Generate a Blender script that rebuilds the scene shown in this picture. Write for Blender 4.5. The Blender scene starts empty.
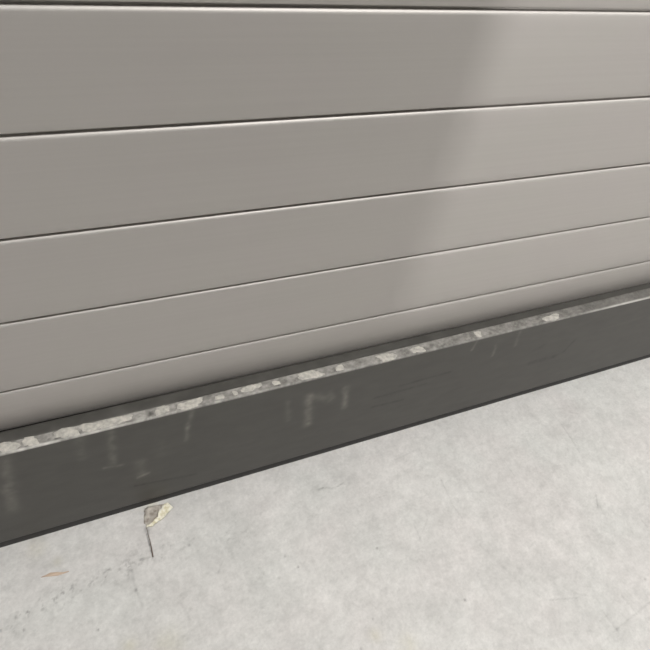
import bpy, bmesh, math
import numpy as np
from mathutils import Vector, Matrix

# ------------------------------------------------------------------ camera, light, exposure
sc = bpy.context.scene
COL = sc.collection
ZF = 0.004
cam = bpy.data.objects.new('camera', bpy.data.cameras.new('camera'))
COL.objects.link(cam)
_rt = Vector((0.9019374841361768, -0.40356616402516177, 0.15376321394963055))
_up = Vector((0.18797357605764523, 0.6873979271559106, 0.7015340508099788))
_f = Vector((0.38881192036022294, 0.6038364356311843, -0.695849732047101))
_c = Vector((0.002557424156507512, -0.7642368496528643, 1.29733134991642 - ZF))
cam.matrix_world = Matrix(((_rt.x, _up.x, -_f.x, _c.x), (_rt.y, _up.y, -_f.y, _c.y), (_rt.z, _up.z, -_f.z, _c.z), (0, 0, 0, 1)))
cam.data.sensor_width = 36.0
cam.data.lens = 36.0
cam.data.clip_start = 0.01
sc.camera = cam

sc.view_settings.view_transform = 'Standard'
sc.view_settings.look = 'None'
sc.view_settings.gamma = 1.0
sc.view_settings.use_curve_mapping = False
sc.view_settings.exposure = -0.25

world = bpy.data.worlds.new('world'); sc.world = world; world.use_nodes = True
world.node_tree.nodes['Background'].inputs[0].default_value = (0.9, 0.95, 1.0, 1)
world.node_tree.nodes['Background'].inputs[1].default_value = 0.3

def area_light(name, loc, target, sx, sy, power, col=(1, .965, .92)):
    l = bpy.data.lights.new(name, 'AREA'); l.shape = 'RECTANGLE'; l.size = sx; l.size_y = sy
    l.energy = power; l.color = col
    o = bpy.data.objects.new(name, l); COL.objects.link(o)
    o.location = loc
    o.rotation_euler = (Vector(target) - Vector(loc)).to_track_quat('-Z', 'Y').to_euler()
    return o

LAMPS = [(-1.7, -1.1), (1.4, -1.1), (4.4, -1.1), (-1.7, -4.6), (1.6, -4.6), (4.4, -4.6)]
for x, y in LAMPS:
    area_light('ceiling_lamp_light', (x, y, 3.125), (x, y, 0), 1.4, 0.28, (6 if y < -2 else 55 if x < 0 else 70), (1, .985, .96))
# added low light far behind the camera; an added blocker cuts it on the wall
area_light('added_side_light', (3.9, -6.6, 1.1), (0.9, 0, 0.7), 0.30, 0.34, 118, (1, .98, .95))

# ------------------------------------------------------------------ tables of wear (metres, on the floor, the rail face and the ledge)
FSEG= [(0.1118, -0.1021, 0.1114, -0.1545, 0.0009, 0.5), (0.0861, -0.152, 0.1059, -0.1525, 0.0008, 0.35), (0.067, -0.1582, 0.0655, -0.2087, 0.0027, 0.16), (0.0655, -0.2087, 0.0708, -0.2434, 0.0023, 0.14), (0.492, -0.1236, 0.5051, -0.1226, 0.0011, 0.35), (0.5051, -0.1226, 0.5315, -0.1316, 0.0008, 0.16), (0.5315, -0.1316, 0.5548, -0.1258, 0.0009, 0.25), (0.784, -0.1949, 0.7762, -0.2618, 0.0012, 0.12), (0.7762, -0.2618, 0.7786, -0.2974, 0.0012, 0.1), (0.8254, -0.2429, 0.8657, -0.2567, 0.0012, 0.12), (1.191, -0.0865, 1.1939, -0.1572, 0.0012, 0.06), (1.1939, -0.1572, 1.1885, -0.2057, 0.0015, 0.1), (1.1885, -0.2057, 1.1796, -0.2608, 0.0012, 0.08), (1.138, -0.3584, 1.1179, -0.3884, 0.0017, 0.2), (0.8582, -0.5256, 0.9189, -0.5438, 0.0012, 0.14), (0.9589, -0.6274, 1.0729, -0.6105, 0.0019, 0.11), (0.9007, -0.6388, 0.9589, -0.6274, 0.0015, 0.06), (0.9551, -0.5843, 0.9566, -0.6329, 0.0019, 0.08), (0.7819, -0.3676, 0.8024, -0.4287, 0.0031, 0.06), (0.8024, -0.4287, 0.8174, -0.4717, 0.0031, 0.05), (0.7032, -0.1096, 0.7808, -0.0988, 0.0019, 0.07), (0.6625, -0.2748, 0.6596, -0.3115, 0.0008, 0.1), (0.8293, -0.4922, 0.8476, -0.5217, 0.0023, 0.05), (0.1387, -0.2567, 0.1462, -0.2998, 0.0023, 0.06), (0.2231, -0.2306, 0.2369, -0.2135, 0.0019, 0.12), (0.1891, -0.1483, 0.1992, -0.1425, 0.0015, 0.1), (0.838, -0.444, 0.865, -0.5101, 0.0031, 0.05), (1.0885, -0.2616, 0.9656, -0.3134, 0.0046, 0.04)]
FSPOT= [(0.6813, -0.4595, 0.004, 0.35), (0.5574, -0.2944, 0.0033, 0.4), (0.3803, -0.2747, 0.0031, 0.45), (0.3636, -0.2435, 0.0033, 0.3), (0.335, -0.2826, 0.0046, 0.18), (0.4807, -0.4245, 0.0031, 0.22), (0.1854, -0.1539, 0.004, 0.25), (-0.0147, -0.258, 0.0032, 0.45), (-0.1355, -0.2119, 0.0028, 0.4), (-0.146, -0.1852, 0.0039, 0.25), (1.1008, -0.5668, 0.0039, 0.22), (0.3586, -0.4377, 0.0116, 0.12), (0.4329, -0.4664, 0.0039, 0.25), (0.1138, -0.0934, 0.01, 0.25), (1.0885, -0.2616, 0.0134, 0.08), (0.9589, -0.6274, 0.0067, 0.12), (0.4128, -0.2728, 0.0104, 0.08), (0.3787, -0.2113, 0.0021, -0.12), (0.8597, -0.3364, 0.0037, 0.1), (1.1236, -0.382, 0.0133, 0.08)]
FYEL= [(0.5234, -0.4934, 0.024), (0.0966, -0.329, 0.0328), (0.0324, -0.3079, 0.0213), (0.133, -0.0393, 0.0207), (-0.0979, -0.059, 0.023), (-0.0629, -0.1001, 0.0112), (0.4696, -0.4549, 0.0158)]
TRAIL= [(-0.1743, -0.2008), (-0.1396, -0.1877), (-0.1041, -0.1778), (-0.031, -0.1667), (0.0261, -0.1605), (0.0761, -0.1528)]
WSEG= [(-0.1005, 0.2903, -0.1098, 0.1992, 0.0138, 0.1), (-0.1098, 0.1992, -0.1144, 0.1315, 0.0138, 0.13), (0.0209, 0.3006, 0.018, 0.2396, 0.0108, 0.07), (0.0747, 0.2953, 0.0695, 0.1981, 0.0092, 0.11), (0.0542, 0.1886, 0.0852, 0.1836, 0.0031, 0.12), (0.1188, 0.1775, 0.1208, 0.1337, 0.0138, 0.09), (0.1106, 0.1243, 0.1326, 0.1314, 0.0031, 0.14), (0.2198, 0.3119, 0.2127, 0.2492, 0.0062, 0.16), (0.2127, 0.2492, 0.209, 0.2111, 0.0062, 0.08), (0.466, 0.2537, 0.479, 0.1515, 0.0123, 0.2), (0.4884, 0.2422, 0.5201, 0.2202, 0.0138, 0.1), (0.515, 0.2491, 0.5264, 0.2247, 0.0092, 0.06), (0.5527, 0.2489, 0.5622, 0.1761, 0.0092, 0.18), (0.4195, 0.2513, 0.4275, 0.187, 0.0092, 0.06), (0.9417, 0.2684, 0.9466, 0.2285, 0.0038, 0.12), (0.8744, 0.308, 0.8716, 0.2722, 0.0038, 0.14), (1.0002, 0.2958, 1.01, 0.2483, 0.0062, 0.08), (0.1588, 0.2334, 0.1576, 0.1833, 0.0185, 0.03), (0.6983, 0.2041, 0.8332, 0.2078, 0.0046, -0.06), (0.6388, 0.1829, 0.7709, 0.1858, 0.0046, -0.05), (0.6388, 0.1501, 0.7198, 0.1453, 0.0046, -0.06), (1.0975, 0.1553, 1.1841, 0.1551, 0.0092, -0.06), (1.2218, 0.2049, 1.2028, 0.1649, 0.0046, -0.05), (0.1054, 0.097, 0.2311, 0.0773, 0.0023, -0.05), (1.0887, 0.2069, 1.1157, 0.2172, 0.0077, -0.04), (1.2993, 0.2205, 1.4395, 0.228, 0.0046, 0.02)]
PATCH= [(-0.0915, -0.0289, 0.0194, 0.0092), (-0.057, -0.0273, 0.0138, 0.0092), (0.0015, -0.0243, 0.024, 0.0092), (0.0449, -0.0247, 0.0248, 0.0102), (0.0826, -0.0251, 0.0304, 0.0111), (0.1672, -0.0305, 0.0142, 0.0092), (0.2191, -0.032, 0.0277, 0.0129), (0.3349, -0.0271, 0.0139, 0.0074), (0.3514, -0.0269, 0.0121, 0.0055), (0.465, -0.0314, 0.0322, 0.0138), (0.5324, -0.0318, 0.01, 0.0074), (0.6436, -0.0324, 0.0262, 0.0102), (0.7205, -0.0336, 0.0174, 0.0102), (0.8837, -0.0291, 0.0109, 0.0074), (1.0986, -0.0339, 0.0257, 0.0111), (0.2769, -0.0325, 0.0096, 0.0055), (0.3917, -0.0311, 0.0082, 0.0055), (0.307, -0.0315, 0.0049, 0.0055)]
CREAM_A= [(0.1127, -0.0899), (0.123, -0.09), (0.134, -0.0874), (0.1435, -0.0828), (0.1549, -0.0795), (0.1658, -0.0699), (0.1761, -0.0635)]
CREAM_B= [(0.1156, -0.0862), (0.1242, -0.0849), (0.1326, -0.0802), (0.1416, -0.0736), (0.1488, -0.0615), (0.1576, -0.0521), (0.1686, -0.0509)]
BROWN_A= [(0.1131, -0.0883), (0.1121, -0.0748), (0.1142, -0.0611), (0.1203, -0.0485), (0.1261, -0.0418)]
BROWN_B= [(0.1171, -0.0885), (0.1285, -0.0842), (0.1409, -0.0765), (0.1509, -0.0616), (0.1586, -0.0481)]
STALK= [(0.1138, -0.0892), (0.1136, -0.1032), (0.1138, -0.1196), (0.113, -0.1353), (0.1113, -0.155)]
SPL_A= [(-0.095, -0.1229), (-0.0859, -0.122), (-0.0784, -0.1202), (-0.0661, -0.123), (-0.0557, -0.1272), (-0.0449, -0.1286)]
SPL_B= [(-0.0946, -0.1237), (-0.0863, -0.1252), (-0.0777, -0.1278), (-0.0654, -0.1306), (-0.0544, -0.1304), (-0.0451, -0.1298)]


# ------------------------------------------------------------------ helpers
def link_mesh(name, verts, faces, mat, parent=None, smooth=False):
    me = bpy.data.meshes.new(name)
    me.from_pydata([tuple(v) for v in verts], [], [tuple(f) for f in faces])
    me.update()
    if smooth:
        me.polygons.foreach_set('use_smooth', [True] * len(me.polygons))
    if mat: me.materials.append(mat)
    o = bpy.data.objects.new(name, me); COL.objects.link(o)
    if parent: o.parent = parent
    return o

def grid_mesh(name, P, mat, attr=None, parent=None, flip=False):
    """P: (n, m, 3) array of points; attr: dict name -> (n, m, 3) colour"""
    n, m, _ = P.shape
    idx = np.arange(n * m).reshape(n, m)
    q = np.stack([idx[:-1, :-1], idx[1:, :-1], idx[1:, 1:], idx[:-1, 1:]], -1).reshape(-1, 4)
    if flip: q = q[:, ::-1]
    me = bpy.data.meshes.new(name)
    me.vertices.add(n * m); me.vertices.foreach_set('co', P.reshape(-1).astype(np.float32))
    me.loops.add(q.size); me.loops.foreach_set('vertex_index', q.reshape(-1).astype(np.int32))
    me.polygons.add(len(q)); me.polygons.foreach_set('loop_start', (np.arange(len(q)) * 4).astype(np.int32))
    me.polygons.foreach_set('use_smooth', np.ones(len(q), bool))
    me.update(calc_edges=True)
    for k, v in (attr or {}).items():
        a = me.attributes.new(k, 'FLOAT_COLOR', 'POINT')
        c = np.ones((n * m, 4), np.float32); c[:, :3] = v.reshape(-1, 3)
        a.data.foreach_set('color', c.reshape(-1))
    me.materials.append(mat)
    o = bpy.data.objects.new(name, me); COL.objects.link(o)
    if parent: o.parent = parent
    return o

def tag(o, label=None, cat=None, kind=None, group=None):
    if label: o['label'] = label
    if cat: o['category'] = cat
    if kind: o['kind'] = kind
    if group: o['group'] = group
    return o

def box(name, x0, x1, y0, y1, z0, z1, mat, parent=None, bev=0.0):
    bm = bmesh.new(); bmesh.ops.create_cube(bm, size=1)
    for v in bm.verts:
        v.co = Vector(((x0 + x1) / 2 + v.co.x * (x1 - x0), (y0 + y1) / 2 + v.co.y * (y1 - y0), (z0 + z1) / 2 + v.co.z * (z1 - z0)))
    if bev: bmesh.ops.bevel(bm, geom=bm.edges[:], offset=bev, segments=2, affect='EDGES')
    me = bpy.data.meshes.new(name); bm.to_mesh(me); bm.free(); me.materials.append(mat)
    o = bpy.data.objects.new(name, me); COL.objects.link(o)
    if parent: o.parent = parent
    return o

def value_noise(x, y, scale, seed):
    """smooth value noise of the coordinates x, y (metres), cell size = scale"""
    r = np.random.RandomState(seed); T = r.rand(256, 256)
    u = x / scale + 37.3; v = y / scale + 71.9
    i = np.floor(u).astype(int); j = np.floor(v).astype(int)
    fu = u - i; fv = v - j
    fu = fu * fu * (3 - 2 * fu); fv = fv * fv * (3 - 2 * fv)
    g = lambda a, b: T[a % 256, b % 256]
    return (g(i, j) * (1 - fu) + g(i + 1, j) * fu) * (1 - fv) + (g(i, j + 1) * (1 - fu) + g(i + 1, j + 1) * fu) * fv - 0.5

def fbm(x, y, scale, seed, octaves=5, gain=0.6):
    t = 0; a = 1.0; s = 0
    for k in range(octaves):
        c, d = math.cos(k * 1.1 + seed), math.sin(k * 1.1 + seed)
        t = t + a * value_noise(c * x - d * y, d * x + c * y, scale / 2 ** k, seed + k); s += a; a *= gain
    return t / s * 2

def seg_mask(x, y, x0, y0, x1, y1, w):
    dx, dy = x1 - x0, y1 - y0; L = dx * dx + dy * dy + 1e-12
    t = np.clip(((x - x0) * dx + (y - y0) * dy) / L, 0, 1)
    d2 = (x - x0 - t * dx) ** 2 + (y - y0 - t * dy) ** 2
    return np.exp(-d2 / (w * w))

# ------------------------------------------------------------------ materials
def new_mat(name, rough=0.5, metal=0.0, col=(.5, .5, .5)):
    m = bpy.data.materials.new(name); m.use_nodes = True
    b = m.node_tree.nodes['Principled BSDF']
    b.inputs['Base Color'].default_value = (*col, 1); b.inputs['Roughness'].default_value = rough
    b.inputs['Metallic'].default_value = metal
    return m, m.node_tree, b

def noise_node(nt, scale, detail=4, vec_scale=(1, 1, 1), rough=.5, coord='Object'):
    tc = nt.nodes.new('ShaderNodeTexCoord'); mp = nt.nodes.new('ShaderNodeMapping')
    mp.inputs['Scale'].default_value = vec_scale
    n = nt.nodes.new('ShaderNodeTexNoise'); n.inputs['Scale'].default_value = scale
    n.inputs['Detail'].default_value = detail; n.inputs['Roughness'].default_value = rough
    nt.links.new(tc.outputs[coord], mp.inputs['Vector']); nt.links.new(mp.outputs[0], n.inputs['Vector'])
    return n.outputs['Fac']

def ramp(nt, fac, stops):
    r = nt.nodes.new('ShaderNodeValToRGB'); e = r.color_ramp.elements
    while len(e) < len(stops): e.new(0.5)
    for k, (p, c) in enumerate(stops):
        e[k].position = p; e[k].color = (*c, 1)
    nt.links.new(fac, r.inputs[0]); return r.outputs[0]

def mix(nt, a, b, fac=1.0, mode='MULTIPLY'):
    m = nt.nodes.new('ShaderNodeMix'); m.data_type = 'RGBA'; m.blend_type = mode
    for s, v in ((m.inputs[6], a), (m.inputs[7], b), (m.inputs[0], fac)):
        if hasattr(v, 'links'): nt.links.new(v, s)
        elif isinstance(v, tuple): s.default_value = (*v, 1)
        else: s.default_value = v
    return m.outputs[2]

def bump(nt, b, h, strength, dist=0.001):
    n = nt.nodes.new('ShaderNodeBump'); n.inputs['Strength'].default_value = strength; n.inputs['Distance'].default_value = dist
    nt.links.new(h, n.inputs['Height']); nt.links.new(n.outputs[0], b.inputs['Normal'])

# satin coated aluminium of the slats, faint drawn streaks along each slat; the end profile is barer metal
def slat_mat(name, rough, metal, ca, cb):
    m, nt, b = new_mat(name, rough, metal)
    st = ramp(nt, noise_node(nt, 3, 5, (0.6, 1, 60)), [(0.25, (.975, .975, .975)), (0.75, (1.02, 1.02, 1.02))])
    cl = ramp(nt, noise_node(nt, 5, 3, (1, 1, 1.6)), [(0.3, ca), (0.7, cb)])
    nt.links.new(mix(nt, cl, st), b.inputs['Base Color'])
    bump(nt, b, noise_node(nt, 3, 3, (0.5, 1, 80)), 0.12, 0.0006)
    return m
M_slat = slat_mat('slat_coating', 0.52, 0.45, (.485, .466, .440), (.488, .462, .444))
M_end = M_slat
# dark painted steel of the rail, wear from the mesh attribute
M_rail, nt, b = new_mat('rail_paint', 0.45, 0.0)
at = nt.nodes.new('ShaderNodeAttribute'); at.attribute_name = 'wear'
fine = ramp(nt, noise_node(nt, 60, 4, (0.35, 1, 1)), [(0.3, (.93, .93, .93)), (0.7, (1.07, 1.07, 1.07))])
nt.links.new(mix(nt, at.outputs['Color'], fine), b.inputs['Base Color'])
bump(nt, b, noise_node(nt, 90, 3), 0.1, 0.0005)
M_floor, nt, b = new_mat('floor_concrete', 0.62)
at = nt.nodes.new('ShaderNodeAttribute'); at.attribute_name = 'wear'
fine = ramp(nt, noise_node(nt, 170, 5, rough=.75), [(0.3, (.91, .91, .91)), (0.7, (1.075, 1.075, 1.075))])
nt.links.new(mix(nt, at.outputs['Color'], fine), b.inputs['Base Color'])
bump(nt, b, noise_node(nt, 150, 5), 0.12, 0.001)
M_strip, _, _ = new_mat('strip_black', 0.75, 0, (.045, .043, .042))
M_core, _, _ = new_mat('wall_core', 0.9, 0, (.06, .06, .06))
M_mortar, nt, b = new_mat('mortar', 0.9)
nt.links.new(ramp(nt, noise_node(nt, 160, 4), [(0.3, (.33, .32, .295)), (0.7, (.55, .525, .475))]), b.inputs['Base Color'])
bump(nt, b, noise_node(nt, 300, 4), 0.4, 0.001)
M_plaster, nt, b = new_mat('room_plaster', 0.85, 0, (.30, .295, .285))
M_dark, _, _ = new_mat('dark_paint', 0.7, 0, (.25, .24, .23))
M_leaf, nt, b = new_mat('scrap_brown', 0.75)
nt.links.new(ramp(nt, noise_node(nt, 90, 4), [(0.35, (.30, .265, .23)), (0.65, (.60, .56, .50))]), b.inputs['Base Color'])
M_cream, nt, b = new_mat('scrap_cream', 0.7)
nt.links.new(ramp(nt, noise_node(nt, 120, 3), [(0.35, (.62, .57, .38)), (0.6, (.86, .83, .72))]), b.inputs['Base Color'])
M_stalk, _, _ = new_mat('stalk', 0.7, 0, (.16, .11, .085))
M_wood, nt, b = new_mat('splinter_wood', 0.7)
nt.links.new(ramp(nt, noise_node(nt, 40, 4, (1, 8, 1)), [(0.3, (.48, .36, .27)), (0.7, (.62, .49, .38))]), b.inputs['Base Color'])
M_grit, _, _ = new_mat('grit', 0.8, 0, (.17, .16, .14))
M_metal, _, _ = new_mat('lamp_housing', 0.4, 0, (.8, .8, .8))
M_glow, nt, b = new_mat('lamp_diffuser', 0.5, 0, (.9, .9, .9))
b.inputs['Emission Color'].default_value = (1, .97, .93, 1); b.inputs['Emission Strength'].default_value = 4

# ------------------------------------------------------------------ floor: concrete slab, dense where its wear is seen
def axis(lo, hi, a, b, step, coarse):
    return np.concatenate([np.arange(lo, a, coarse), np.arange(a, b, step), np.append(np.arange(b, hi, coarse), hi)])
xs = axis(-5, 8, -0.95, 2.35, 0.0026, 0.35)
ys = axis(-7.5, 0.2, -1.30, 0.0, 0.0026, 0.35)
X, Y = np.meshgrid(xs, ys, indexing='ij')
v = 0.09 * fbm(X, Y, 0.16, 3, 5, .65) + 0.13 * fbm(X, Y, 0.035, 9, 4, .75)
h = fbm(X, Y, 0.012, 21, 3, .7)
v += .11 * fbm(X, Y, .011, 23, 3, .9) + .06 * fbm(X * .5 + Y * .2, Y * 1.4 - X * .3, .010, 25, 3, .9)
v -= .35 * np.clip(fbm(X, Y, .006, 27, 2, .8) - .62, 0, 1)
v -= 0.22 * np.clip(h - 0.40, 0, 1) * (0.5 + fbm(X, Y, 0.2, 5, 2) * 1.2).clip(0, 1)
# trowel streaks, mostly along the wall
v += 0.03 * fbm(X * .35 + .2 * Y, Y * 1.6, 0.03, 15, 3)
# random fine scratches
rs = np.random.RandomState(4)
for k in range(130):
    x0, y0 = rs.uniform(-.2, 1.5), rs.uniform(-.7, -.03); a = rs.normal(0.15, .9); L = rs.uniform(.01, .06)
    i0, i1 = np.searchsorted(xs, [x0 - .08, x0 + .08]); j0, j1 = np.searchsorted(ys, [y0 - .08, y0 + .08])
    s = (slice(i0, i1), slice(j0, j1))
    v[s] -= rs.uniform(.03, .11) * seg_mask(X[s], Y[s], x0, y0, x0 + L * math.cos(a), y0 + L * math.sin(a), .0013)
for x0, y0, x1, y1, w, k in FSEG:
    n = 0.75 + 0.6 * fbm(X, Y, 0.008, 31, 2)
    v -= 1.6 * k * n.clip(0.15, 1.3) * seg_mask(X, Y, x0, y0, x1, y1, max(w, .0016))
for x0, y0, r, k in FSPOT:
    v -= k * 1.5 * np.exp(-((X - x0) ** 2 + (Y - y0) ** 2) / (r * .7) ** 2)
tr = np.zeros_like(X)
for (x0, y0), (x1, y1) in zip(TRAIL[:-1], TRAIL[1:]):
    tr = np.maximum(tr, seg_mask(X, Y, x0, y0, x1, y1, .020))
v -= tr * (0.04 + 0.95 * np.clip(fbm(X, Y, 0.008, 44, 3, .8) - 0.17, 0, 1))
tr2 = seg_mask(X, Y, 0.08, -0.14, 0.30, -0.17, .03)
v -= tr2 * (0.02 + 0.5 * np.clip(fbm(X, Y, 0.008, 47, 3, .7) - 0.22, 0, 1))
# floor slightly darker along the foot of the rail
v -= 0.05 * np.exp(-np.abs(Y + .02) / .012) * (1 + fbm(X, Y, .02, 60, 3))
base = np.array([.590, .581, .564])
v = np.where((X > -.96) & (X < 2.36) & (Y > -1.31), v, 0)
Cf = base * (1 + v)[..., None]
pk = 0.035 * np.clip(fbm(X, Y, .12, 71, 3), -1, 1)
Cf *= np.stack([1 + pk * .4, 1 - pk * .25, 1 - pk * .1], -1)
for x0, y0, r in FYEL:
    w = np.exp(-((X - x0) ** 2 + (Y - y0) ** 2) / (r * .8) ** 2)[..., None] * (0.7 + .5 * fbm(X, Y, .02, 80, 3))[..., None]
    Cf *= 1 - w * np.array([.03, .045, .14])
Z = 0.0006 * fbm(X, Y, .05, 90, 3) * ((X > -.95) & (X < 2.35) & (Y > -1.3))
for x0, y0, r, k in FSPOT:
    if k > .2: Z -= .0012 * np.exp(-((X - x0) ** 2 + (Y - y0) ** 2) / (r * .6) ** 2)
floor = grid_mesh('floor', np.stack([X, Y, Z], -1), M_floor, {'wear': np.clip(Cf, 0.02, .9)})
tag(floor, 'pale grey scuffed concrete floor in front of the dark rail', 'floor', 'structure')

# ------------------------------------------------------------------ slatted wall
TILT = 0.0090
PITCH = 0.15
Z0 = 1.01324 - ZF
wall = bpy.data.objects.new('wall_back', None); COL.objects.link(wall)
wall.location = (0, 0, Z0); wall.rotation_euler = (0, TILT, 0)
tag(wall, 'wall of wide horizontal grey coated metal slats', 'wall', 'structure')
X0, X1 = -2.6, 4.6

def sweep_profile(name, pts, mat, parent, xs_=None):
    xs_ = xs_ or [X0, X1]
    n = len(pts); V = []; F = []
    for x in xs_:
        V += [(x, y, z) for y, z in pts]
    for a in range(len(xs_) - 1):
        for i in range(n):
            j = (i + 1) % n
            F.append((a * n + i, a * n + j, (a + 1) * n + j, (a + 1) * n + i))
    F.append(tuple(range(n))[::-1]); F.append(tuple(range((len(xs_) - 1) * n, len(xs_) * n)))
    o = link_mesh(name, V, F, mat, parent, smooth=True)
    bm = bmesh.new(); bm.from_mesh(o.data); bmesh.ops.recalc_face_normals(bm, faces=bm.faces); bm.to_mesh(o.data); bm.free()
    me = o.data
    if hasattr(me, 'set_sharp_from_angle'): me.set_sharp_from_angle(angle=math.radians(50))
    return o

def slat_profile(last=False):
    """closed (y, z) outline, z = 0 at the top joint; the front is y = 0, into the wall is +y"""
    p = [(.026, -.001), (.026, .006), (.012, .006), (.0075, .002)]               # tongue
    r = TOPR
    for k in range(0, 7):                                                        # rounded top lip
        a = math.pi / 2 * k / 6
        p.append((.0012 + r - r * math.sin(a) - .0012, -.0012 - r + r * math.cos(a)))
    for t in np.linspace(0.12, .9, 8):                                           # barely crowned face
        p.append((-.0005 * math.sin(math.pi * t), -.006 - t * .138))
    if not last:
        p += [(0, -PITCH + .0050), (.0004, -PITCH + .0038), (.0018, -PITCH + .0030), (.009, -PITCH + .0028), (.010, -PITCH + .009), (.026, -PITCH + .009)]
    else:
        p = [q for q in p if q[1] > -.034]
        for z in np.linspace(.036, .104, 22):                                   # the face rolls gently back under
            s = max(z - .034, 0)
            p.append((1.65 * s * s, -z))
        p += [(.0085, -.1055), (.060, -.106), (.060, -.09)]
    return p
TOPR = 0.0074
first = None
for k in range(-9, 4):                                                           # slat k hangs below joint k
    if first is None:
        first = sweep_profile('slat', slat_profile(), M_slat, wall)
        o = first
    else:
        o = first.copy(); COL.objects.link(o); o.parent = wall
    o.location = (0, 0, -k * PITCH)
o = sweep_profile('bottom_slat', slat_profile(True), M_end, wall); o.location = (0, 0, -4 * PITCH)
o['label'] = 'lowest slat, its lower edge rolled back under'
o = sweep_profile('rubber_seal', [(.050, -.1045), (.0140, -.1045), (.0110, -.1065), (.0100, -.110), (.0100, -.125), (.050, -.125)], M_strip, wall)
o.location = (0, 0, -4 * PITCH); o['label'] = 'black rubber seal strip between the lowest slat and the ledge'
o = box('backing_board', X0, X1, .098, .16, -6.7 * PITCH, 9.1 * PITCH, M_core, wall)
o['label'] = 'dark backing behind the joints'

# ------------------------------------------------------------------ dark steel rail with dusty ledge
RT, RB, RD, RK = .3119 - ZF, .0315 - ZF, .0428, .0045      # top, bottom, front face (y = -RD), back of the ledge
rail = bpy.data.objects.new('base_rail', None); COL.objects.link(rail)
tag(rail, 'dark grey steel base rail with dusty chipped ledge, between slatted wall and concrete floor', 'rail')
LIP = -.0212                                     # the front of the ledge is a strip standing 1 mm proud
prof = [(RK, RT - .02)] + [(y, RT - .0010) for y in np.linspace(RK, LIP + .0004, 10)]
for y in np.linspace(LIP, -RD + .0030, 14): prof.append((y, RT))
for k in range(1, 6):
    a = math.pi / 2 * k / 6; r = .0022
    prof.append((-RD + r - r * math.sin(a), RT - r + r * math.cos(a)))
for z in np.linspace(RT - .003, RB + .003, 118): prof.append((-RD, z))
prof += [(-RD + .0006, RB + .0010), (-RD + .003, RB), (-RD + .0055, RB), (-RD + .0055, RB + .004)]
prof = np.array(prof)
xr = axis(X0, X1, -0.95, 2.35, 0.0028, .3)
PX = np.repeat(xr[:, None], len(prof), 1); PY = np.repeat(prof[None, :, 0], len(xr), 0); PZ = np.repeat(prof[None, :, 1], len(xr), 0)
lipx = np.interp(xr, [0.2, 1.5], [LIP, -.0130])[:, None]          # the proud strip widens towards the right
is_rear = (prof[:, 0] > LIP + .0002)[None, :] & (prof[:, 1] > RT - .015)[None, :]
is_strip = (prof[:, 0] <= LIP + .0002)[None, :] & (prof[:, 1] > RT - .0005)[None, :]
PY = np.where(is_rear, RK + (PY - RK) * (RK - lipx) / (RK - LIP), np.where(is_strip, -RD + (PY + RD) * (lipx + RD) / (LIP + RD), PY))
arc = np.concatenate([[0], np.cumsum(np.hypot(np.diff(prof[:, 0]), np.diff(prof[:, 1])))])
A = np.repeat(arc[None], len(xr), 0)
face = (PZ < RT - .0018)
rear = is_rear & (PX > -1e9)
base = np.array([.074, .071, .064])
w = 0.05 * fbm(PX, A, .12, 5, 4) + .05 * fbm(PX * .4, A, .03, 8, 3)
Cr = base * (1 + w)[..., None]
add = np.zeros_like(PX)
for x0, z0, x1, z1, wd, k in WSEG:
    n = (0.8 + .8 * fbm(PX, PZ, .015, 12, 3)).clip(0, 1.5)
    z0 = min(z0, RT - .006)
    add += 1.6 * k * n * seg_mask(PX + .003 * fbm(PX, PZ, .02, 77, 2), PZ, x0, z0, x1, z1, max(wd * .8, .0035)) * (RT - PZ > .003)
# faint run-off dust just below the edge
add += .06 * np.exp(-np.maximum(RT - PZ, 0) / .02) * np.clip(fbm(PX, PZ * .3, .03, 61, 3) + .05, 0, 1) * (PX < 1.25)
Cr = Cr + (np.array([.30, .285, .25]) * add[..., None]) * face[..., None]
# ledge: dust, thinning towards the right
top = ~face
dust = 0.60 + .6 * fbm(PX, PY * 1.5, .018, 33, 4, .7) + .45 * fbm(PX, PY, .006, 35, 3, .8)
dens = np.interp(PX, [-.2, .1, .5, 1.0, 1.25, 1.6], [1.25, 1.2, 1.0, .80, .46, .32])
dc = np.array([.34, .328, .306])
dust = np.where(rear, .02 + .08 * fbm(PX, PY, .03, 39, 3) + .35 * np.exp(-np.abs(PY - lipx) / .0016) * (PX < .2), dust)
d = (dust * dens).clip(0, 1.15)[..., None]
Ct = Cr * np.where(rear, .75, 1)[..., None] * (1 - d).clip(0, 1) + dc * d
# bare rubbed metal and lime along the edge on the far left, elsewhere the bare edge's highlight painted in
edge = np.exp(-((PY + RD) / .0028) ** 2) * (PZ > RT - .0035)
rub_glint = np.interp(PX, [-.13, -.08, .03, .10, .3], [.3, 1, 1, .25, .0]) * (0.7 + .9 * fbm(PX, PY * 0, .02, 37, 3)).clip(0, 1)
rub_glint = rub_glint + np.interp(PX, [.1, .6, 1.15, 1.3, 2], [.05, .08, .12, .7, .85]) * (0.8 + .5 * fbm(PX, PY * 0, .05, 38, 3)).clip(0, 1)
e = (edge * rub_glint).clip(0, 1)[..., None]
Ct = Ct * (1 - e) + np.array([.72, .70, .66]) * e
Cr = np.where((top | (edge > .4))[..., None], Ct, Cr)
rf = grid_mesh('steel_channel', np.stack([PX, PY, PZ], -1), M_rail, {'wear': np.clip(Cr, .01, .9)}, rail, flip=True)
bm = bmesh.new(); bm.from_mesh(rf.data)
if sum(f.normal.z for f in bm.faces if f.calc_center_median().z > RT - .0005) < 0:
    bmesh.ops.reverse_faces(bm, faces=bm.faces); bm.to_mesh(rf.data)
bm.free()
box('gap_shade_strip', X0, X1, -RD + .006, RK - .001, 0.0, RT - .004, M_strip, rail)['label'] = 'added black strip for the shadow gap under the rail'  # black fill stands in for the shade in the gap under the rail

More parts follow.
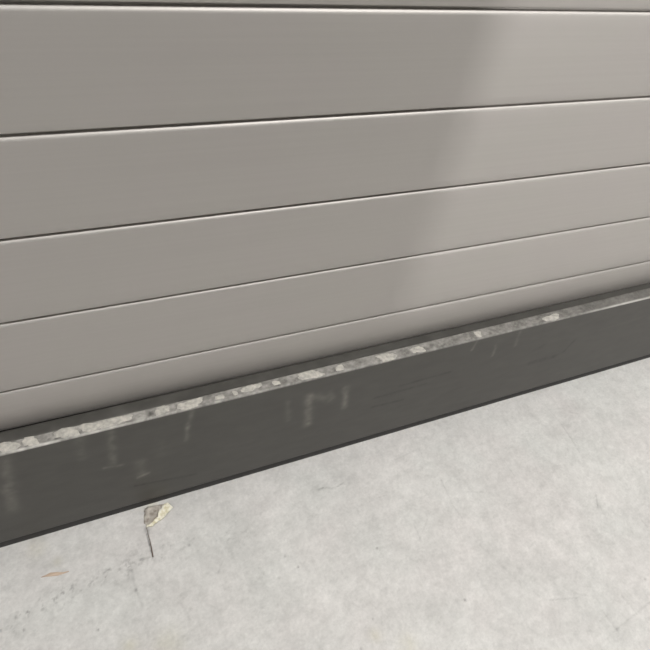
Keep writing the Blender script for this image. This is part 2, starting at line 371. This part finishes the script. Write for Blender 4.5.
# mortar lumps stuck on the ledge
def lump(name, cx, cy, rx, ry, hgt, seed, mat, parent, z):
    r = np.random.RandomState(seed); n = 22
    ph = r.rand(4) * 6.28
    V = []; F = []
    rings = [(1.0, -.0006), (.93, .45), (.70, .85), (.35, 1.0)]
    for s, zz in rings:
        for i in range(n):
            a = 2 * math.pi * i / n
            q = 1 + .16 * math.sin(2 * a + ph[0]) + .12 * math.sin(3 * a + ph[1]) + .08 * math.sin(7 * a + ph[2])
            ex = abs(math.cos(a)) ** .7 * math.copysign(1, math.cos(a)); ey = abs(math.sin(a)) ** .7 * math.copysign(1, math.sin(a))
            zc = zz * hgt * (1 + .25 * r.uniform(-1, 1)) if zz > 0 else zz
            V.append((cx + rx * s * q * ex, cy + ry * s * q * ey, z + zc))
    V.append((cx, cy, z + hgt * .95))
    for k in range(len(rings) - 1):
        for i in range(n):
            j = (i + 1) % n; F.append((k * n + i, k * n + j, (k + 1) * n + j, (k + 1) * n + i))
    for i in range(n): F.append(((len(rings) - 1) * n + i, (len(rings) - 1) * n + (i + 1) % n, len(V) - 1))
    return link_mesh(name, V, F, mat, parent, smooth=True)
for k, (x, y, rx, ry) in enumerate(PATCH):
    ry = min(ry * 1.15, .0100)
    y = min(max(y, -RD + ry * 1.05), LIP - ry * .9)
    o = lump('mortar_patch', x, y, rx * .9, ry, .0007 + .0004 * (k % 3), 100 + k, M_mortar, rail, RT)
o0 = [c for c in rail.children if c.name == 'mortar_patch'][0]
o0['label'] = 'dried mortar smear on the ledge'

# ------------------------------------------------------------------ small litter on the floor
scrap = bpy.data.objects.new('dry_leaf', None); COL.objects.link(scrap); scrap.location = (.115, -.07, 0)
tag(scrap, 'crumpled brown and cream dry leaf scrap with thin stalk at foot of dark rail', 'leaf')
def sheet(name, outline, zfun, mat, parent, th=.0007, n=5):
    """a curled sheet filling an outline (scene x, y) given as two matched rails of points"""
    a, c = outline; V = []; F = []; m = len(a)
    for side in (0, 1):
        for i in range(m):
            for j in range(n + 1):
                t = j / n; x = a[i][0] * (1 - t) + c[i][0] * t; y = a[i][1] * (1 - t) + c[i][1] * t
                V.append((x, y, zfun(i / (m - 1), t) + (th if side == 0 else 0)))
    W = n + 1; O = m * W
    for i in range(m - 1):
        for j in range(n):
            q = (i * W + j, (i + 1) * W + j, (i + 1) * W + j + 1, i * W + j + 1)
            F.append(q); F.append(tuple(O + k for k in q[::-1]))
    loop = [i * W for i in range(m)] + [(m - 1) * W + j for j in range(1, W)] + [i * W + n for i in range(m - 2, -1, -1)] + [j for j in range(n - 1, 0, -1)]
    for k in range(len(loop)):
        p, q = loop[k], loop[(k + 1) % len(loop)]; F.append((p, q, q + O, p + O))
    o = link_mesh(name, V, F, mat, None, smooth=True)
    bm = bmesh.new(); bm.from_mesh(o.data); bmesh.ops.recalc_face_normals(bm, faces=bm.faces); bm.to_mesh(o.data); bm.free()
    if parent:
        o.parent = parent; o.matrix_parent_inverse = Matrix.Translation(-parent.location)
    return o
rj = np.random.RandomState(8)
def ragged(line, n, amp):
    line = np.array(line); s = np.linspace(0, len(line) - 1, n)
    out = np.stack([np.interp(s, range(len(line)), line[:, k]) for k in (0, 1)], -1)
    out[1:-1] += rj.uniform(-amp, amp, (n - 2, 2)); return out.tolist()
sheet('brown_blade', (ragged(BROWN_A, 14, .0022), ragged(BROWN_B, 14, .0008)), lambda u, t: .0008 + .0034 * t * t + .0007 * math.sin(11 * u + 5 * t), M_leaf, scrap, th=.0005)
o = sheet('cream_fold', (ragged(CREAM_A, 18, .0016), ragged(CREAM_B, 18, .0012)), lambda u, t: .0034 + .0040 * u * (1 - .4 * u) + .0026 * t + .0012 * math.sin(19 * u + 2 * t), M_cream, scrap)
o['label'] = 'pale cream torn edge folded up'
def tube(name, pts, rad, mat, parent=None, n=6):
    V = []; F = []
    for i, p in enumerate(pts):
        p = Vector(p); d = Vector(pts[min(i + 1, len(pts) - 1)]) - Vector(pts[max(i - 1, 0)]); d.normalize()
        s = d.cross(Vector((0, 0, 1))).normalized(); u = s.cross(d)
        for k in range(n):
            a = 2 * math.pi * k / n; V.append(p + (s * math.cos(a) + u * math.sin(a)) * rad[i])
    for i in range(len(pts) - 1):
        for k in range(n):
            F.append((i * n + k, i * n + (k + 1) % n, (i + 1) * n + (k + 1) % n, (i + 1) * n + k))
    F.append(tuple(range(n))[::-1]); F.append(tuple(range((len(pts) - 1) * n, len(pts) * n)))
    o = link_mesh(name, V, F, mat, None, smooth=True)
    if parent:
        o.parent = parent; o.matrix_parent_inverse = Matrix.Translation(-parent.location)
    return o
o = tube('stalk', [(x, y, z) for (x, y), z in zip(STALK, (.003, .0022, .0016, .0014, .0013))], [.0006, .0004, .0005, .0010, .0012], M_stalk, scrap)
o['label'] = 'thin dark stalk'

o = sheet('wood_splinter', (SPL_A, SPL_B), lambda u, t: .0006 + .0012 * math.sin(math.pi * u) * math.sin(math.pi * t), M_wood, None, th=.0009)
tag(o, 'small tan pointed wood splinter lying alone on the pale concrete near the rail', 'splinter')

# ------------------------------------------------------------------ the rest of the room, with two added light blockers (outside the frame)
def st(name, *a):
    return tag(box(name, *a), kind='structure')
st('wall_left', -5.1, -5.0, -7.5, .1, 0, 3.2, M_plaster)
st('wall_right', 8.0, 8.1, -7.5, .1, 0, 3.2, M_plaster)
st('wall_front', -5.0, 8.0, -7.6, -7.5, 0, 3.2, M_dark)
st('ceiling', -5.1, 8.1, -7.6, .1, 3.2, 3.3, M_plaster)
st('low_blocker', 1.31, 4.5, -1.85, -1.70, 0, .575, M_plaster)  # unseen block added to keep the side light off rail and floor
st('shadow_blocker', .25, 1.31, -1.55, -1.3, 0, 3.2, M_dark)  # unseen block added to cast the upright shade edge on the slats
proto = None
for x, y in LAMPS:
    if proto is None:
        r = bpy.data.objects.new('ceiling_lamp', None); COL.objects.link(r)
        box('lamp_housing', -.75, .75, -.18, .18, -.04, 0, M_metal, r, .005)
        box('lamp_diffuser', -.70, .70, -.14, .14, -.055, -.04, M_glow, r)
        proto = r
    else:
        r = proto.copy(); COL.objects.link(r)
        for c in proto.children:
            d = c.copy(); COL.objects.link(d); d.parent = r
    r.location = (x, y, 3.2)
    tag(r, 'long white ceiling lamp with a lit diffuser', 'lamp', None, 'ceiling lamps above the room')
